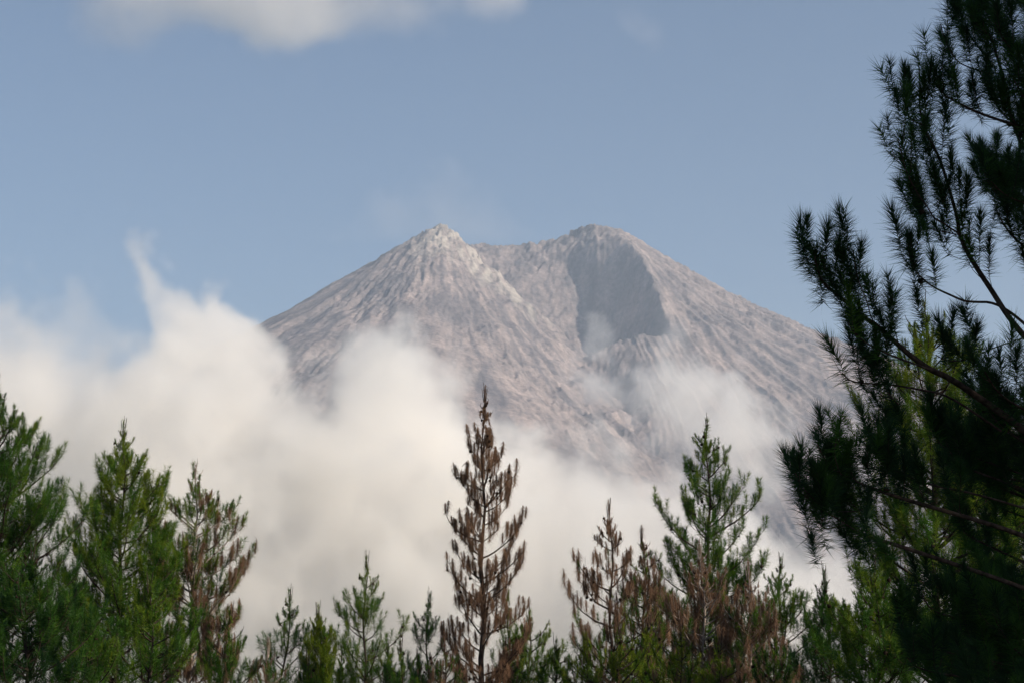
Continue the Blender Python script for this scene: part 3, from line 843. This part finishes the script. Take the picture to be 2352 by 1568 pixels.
def bough(px, y0, y1, r0, r1=0.006, start=0.1, step=0.17, parent_name="bough", twig=None, sides=6):
    n = len(px)
    P = np.array([at(x + min(max((2200 - x) * 0.16, 0), 34), y, y0 + (y1 - y0) * (i / (n - 1))) - fbase for i, (x, y) in enumerate(px)])
    P = smooth_path(P)
    W = Wood(); W.tube(P, r0 * 0.62, r1, sides)
    oo = dict(fo)
    if twig: oo['twig'] = twig * 0.8
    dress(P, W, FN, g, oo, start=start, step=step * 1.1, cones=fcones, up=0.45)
    W.build(parent_name, M_bark, froot)
boughs = [
 ([(2540, 1180), (2352, 985), (2258, 919), (2172, 864), (2124, 849), (2060, 810), (2003, 765), (1945, 725), (1890, 677), (1861, 655), (1848, 632), (1840, 605), (1837, 588)], 22.0, 20.3, 0.075, 0.56, 0.16, 0.42),
 ([(2124, 849), (2084, 836), (2029, 820), (1979, 800), (1952, 786), (1925, 760), (1905, 725)], 21.0, 20.6, 0.022, 0.3, 0.2, 0.35),
 ([(1990, 752), (1967, 734), (1958, 692), (1940, 653), (1930, 615), (1926, 575)], 20.7, 20.3, 0.012, 0.45, 0.16, 0.25),
 ([(2003, 765), (1992, 743), (1972, 696), (1969, 650)], 20.8, 21.1, 0.010, 0.5, 0.3, 0.2),
 ([(2040, 795), (2022, 743), (2019, 700), (2022, 670)], 20.9, 20.6, 0.009, 0.7, 0.4, 0.2),
 ([(2400, 790), (2340, 730), (2284, 694), (2236, 694), (2212, 691), (2183, 679), (2148, 666), (2121, 653), (2084, 625), (2071, 603), (2063, 560)], 22.0, 21.0, 0.030, 0.62, 0.16, 0.40),
 ([(2540, 960), (2420, 850), (2352, 772), (2313, 724), (2277, 666), (2249, 625), (2220, 577), (2203, 538), (2200, 507), (2190, 474), (2168, 410), (2150, 362), (2115, 309), (2104, 287), (2095, 248), (2097, 191), (2093, 150)], 22.0, 21.2, 0.062, 0.25, 0.15, 0.46),
 ([(2203, 538), (2160, 512), (2132, 500), (2121, 480), (2086, 441), (2058, 393), (2045, 353), (2036, 318)], 21.6, 20.8, 0.016, 0.25, 0.16, 0.38),
 ([(2203, 540), (2143, 529), (2110, 524), (2084, 498), (2076, 485)], 21.6, 22.2, 0.012, 0.35, 0.2, 0.34),
 ([(2540, 420), (2400, 330), (2334, 288), (2282, 272), (2236, 255), (2192, 233), (2159, 217), (2145, 190), (2135, 150)], 22.0, 21.2, 0.036, 0.35, 0.17, 0.46),
 ([(2104, 287), (2069, 275), (2058, 248), (2049, 215), (2043, 190)], 21.2, 20.9, 0.010, 0.4, 0.2, 0.3),
 ([(2540, 560), (2420, 430), (2352, 344), (2324, 279), (2312, 220), (2308, 187), (2290, 132), (2282, 97), (2260, 55), (2251, 22), (2240, -40)], 22.0, 22.6, 0.05, 0.3, 0.17, 0.5),
 ([(2295, 169), (2260, 167), (2222, 154), (2196, 141), (2172, 105), (2159, 77), (2153, 55)], 22.4, 22.0, 0.014, 0.3, 0.18, 0.34),
 ([(2288, 163), (2260, 123), (2236, 94), (2216, 64), (2194, 29), (2183, -10)], 22.4, 22.8, 0.016, 0.25, 0.16, 0.36),
 ([(2277, 79), (2304, 53), (2318, 10), (2322, -30)], 22.5, 22.9, 0.012, 0.2, 0.18, 0.4),
 ([(2540, 150), (2420, 60), (2360, 10), (2310, -60)], 22.0, 21.5, 0.03, 0.2, 0.18, 0.5),
 ([(2400, 760), (2282, 798), (2244, 816), (2216, 827), (2172, 830), (2140, 815)], 22.0, 21.6, 0.014, 0.3, 0.22, 0.3),
 ([(2540, 1330), (2400, 1250), (2300, 1210), (2125, 1163), (2052, 1145), (1982, 1125), (1931, 1106), (1894, 1084), (1863, 1059), (1843, 1020)], 22.0, 20.0, 0.055, 0.3, 0.15, 0.42),
 ([(1900, 1090), (1894, 1084), (1881, 1042), (1887, 1005)], 20.2, 20.0, 0.010, 0.3, 0.2, 0.26),
 ([(1950, 1113), (1925, 1100), (1914, 1060), (1922, 1035)], 20.3, 20.6, 0.009, 0.3, 0.22, 0.26),
 ([(2540, 1420), (2300, 1330), (2120, 1275), (2008, 1244), (1953, 1231), (1927, 1215), (1903, 1187), (1881, 1152), (1859, 1112), (1846, 1078)], 22.0, 20.2, 0.050, 0.5, 0.16, 0.36),
 ([(1940, 1222), (1894, 1194), (1863, 1174), (1833, 1143), (1806, 1117), (1793, 1085)], 20.5, 20.0, 0.012, 0.3, 0.15, 0.28),
 ([(1892, 1190), (1863, 1176), (1833, 1176), (1815, 1166), (1802, 1145), (1797, 1125)], 20.4, 20.7, 0.009, 0.35, 0.17, 0.25),
 ([(1905, 1200), (1890, 1209), (1863, 1216), (1846, 1200)], 20.4, 20.2, 0.009, 0.4, 0.18, 0.25),
 ([(1892, 1174), (1942, 1174), (1964, 1156), (1967, 1130)], 20.4, 20.8, 0.009, 0.4, 0.18, 0.28),
 ([(1970, 1236), (1930, 1250), (1905, 1240)], 20.5, 20.9, 0.010, 0.3, 0.18, 0.28),
 ([(2300, 990), (2172, 905), (2100, 895), (2030, 884), (1985, 881), (1940, 880), (1915, 872), (1900, 856)], 21.6, 20.9, 0.024, 0.55, 0.2, 0.3),
 ([(2040, 930), (2005, 899), (1985, 860), (1972, 828)], 21.1, 21.0, 0.012, 0.25, 0.17, 0.28),
 ([(2400, 1180), (2230, 1130), (2137, 1116), (2054, 1091), (2015, 1062), (1986, 1028), (1973, 1005)], 22.0, 21.4, 0.026, 0.4, 0.17, 0.38),
]
for px, y0, y1, r0, st, stp, tw in boughs:
    bough(px, y0, y1, r0, start=st, step=stp, twig=tw)
# the crowded inner boughs towards the trunk
for k in range(40):
    ys = g.uniform(980, 1800) if k > 13 else g.uniform(80, 760)
    reach = g.uniform(70, 340) if ys > 950 else g.uniform(40, 190)
    if ys > 1150: reach += 60
    x1 = 2420 - reach if ys > 1150 else max(2420 - reach, 2262)
    rise = g.uniform(90, 240)
    yd = 22.0 + g.uniform(-1.6, 3.0)
    pts = [(2540, ys), (2460, ys - rise * 0.22), (0.5 * (2460 + x1), ys - rise * 0.5), (x1 + 30, ys - rise * 0.72), (x1, ys - rise)]
    bough(pts, 22.0, yd, g.uniform(0.02, 0.045), start=0.2, step=0.16, twig=0.5)
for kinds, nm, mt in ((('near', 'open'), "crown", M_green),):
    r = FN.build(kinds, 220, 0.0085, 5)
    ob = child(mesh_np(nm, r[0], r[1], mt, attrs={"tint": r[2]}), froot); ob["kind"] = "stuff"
make_cones(fcones, 0.06, froot, g)
# unseen pines added outside the picture on the right, to shade the near pine
for sx, sy, sh, sd in ((14.4, 18.0, 21.0, 301), (18.2, 16.5, 21.0, 302), (12.4, 14.2, 18.5, 303)):
    sb = Vector((sx, sy, float(ground_z(np.array(sx), np.array(sy)))))
    sr = empty("pine_tree", sb)  # added unseen pine, there only to shade the near pine
    tag(sr, "unseen dense pine outside the frame, added to shade the big dark pine", "tree", "unseen pines added outside the frame to shade the dark pine")
    g2 = np.random.default_rng(sd)
    W = Wood(); W.tube([np.array([0.05 * math.sin(z), 0, z]) for z in np.linspace(-0.3, sh, 14)], 0.24, 0.02, 8); W.build("trunk", M_bark, sr)
    SN = Needles(); BW = Wood()
    z = sh - 0.4; az = 0.0
    so = dict(dead=lambda p: 0.0, tint=0.2, shoot=0.62, twig=0.8, tw=0.012, zmid=0.5 * sh, zspan=0.5 * sh, nsub=1, tipgain=0.0)
    while z > 5.5:
        for k in range(5):
            az += 2.4
            r = min(0.5 + 0.42 * (sh - z), 3.6) * g2.uniform(0.7, 1.1)
            P = grow((0, 0, z), az, g2.uniform(0.1, 0.5), 1.1, r / 0.75, 6, g2, 0.08)
            W = Wood(); W.tube(P, 0.04, 0.01, 4)
            dress(P, W, SN, g2, so, start=0.2, step=0.45)
            W.build("branch", M_bark, sr)
        z -= 0.62 * g2.uniform(0.8, 1.2)
    r = SN.build(('green', 'open'), 46, 0.034, sd)
    ob = child(mesh_np("crown", r[0], r[1], M_green, attrs={"tint": r[2]}), sr); ob["kind"] = "stuff"
TREES.append(("front", FN.count()))
print("shoots", TREES, "objects", len(bpy.data.objects), "tris", sum(len(m.polygons) for m in bpy.data.meshes), "t", time.time() - T0)
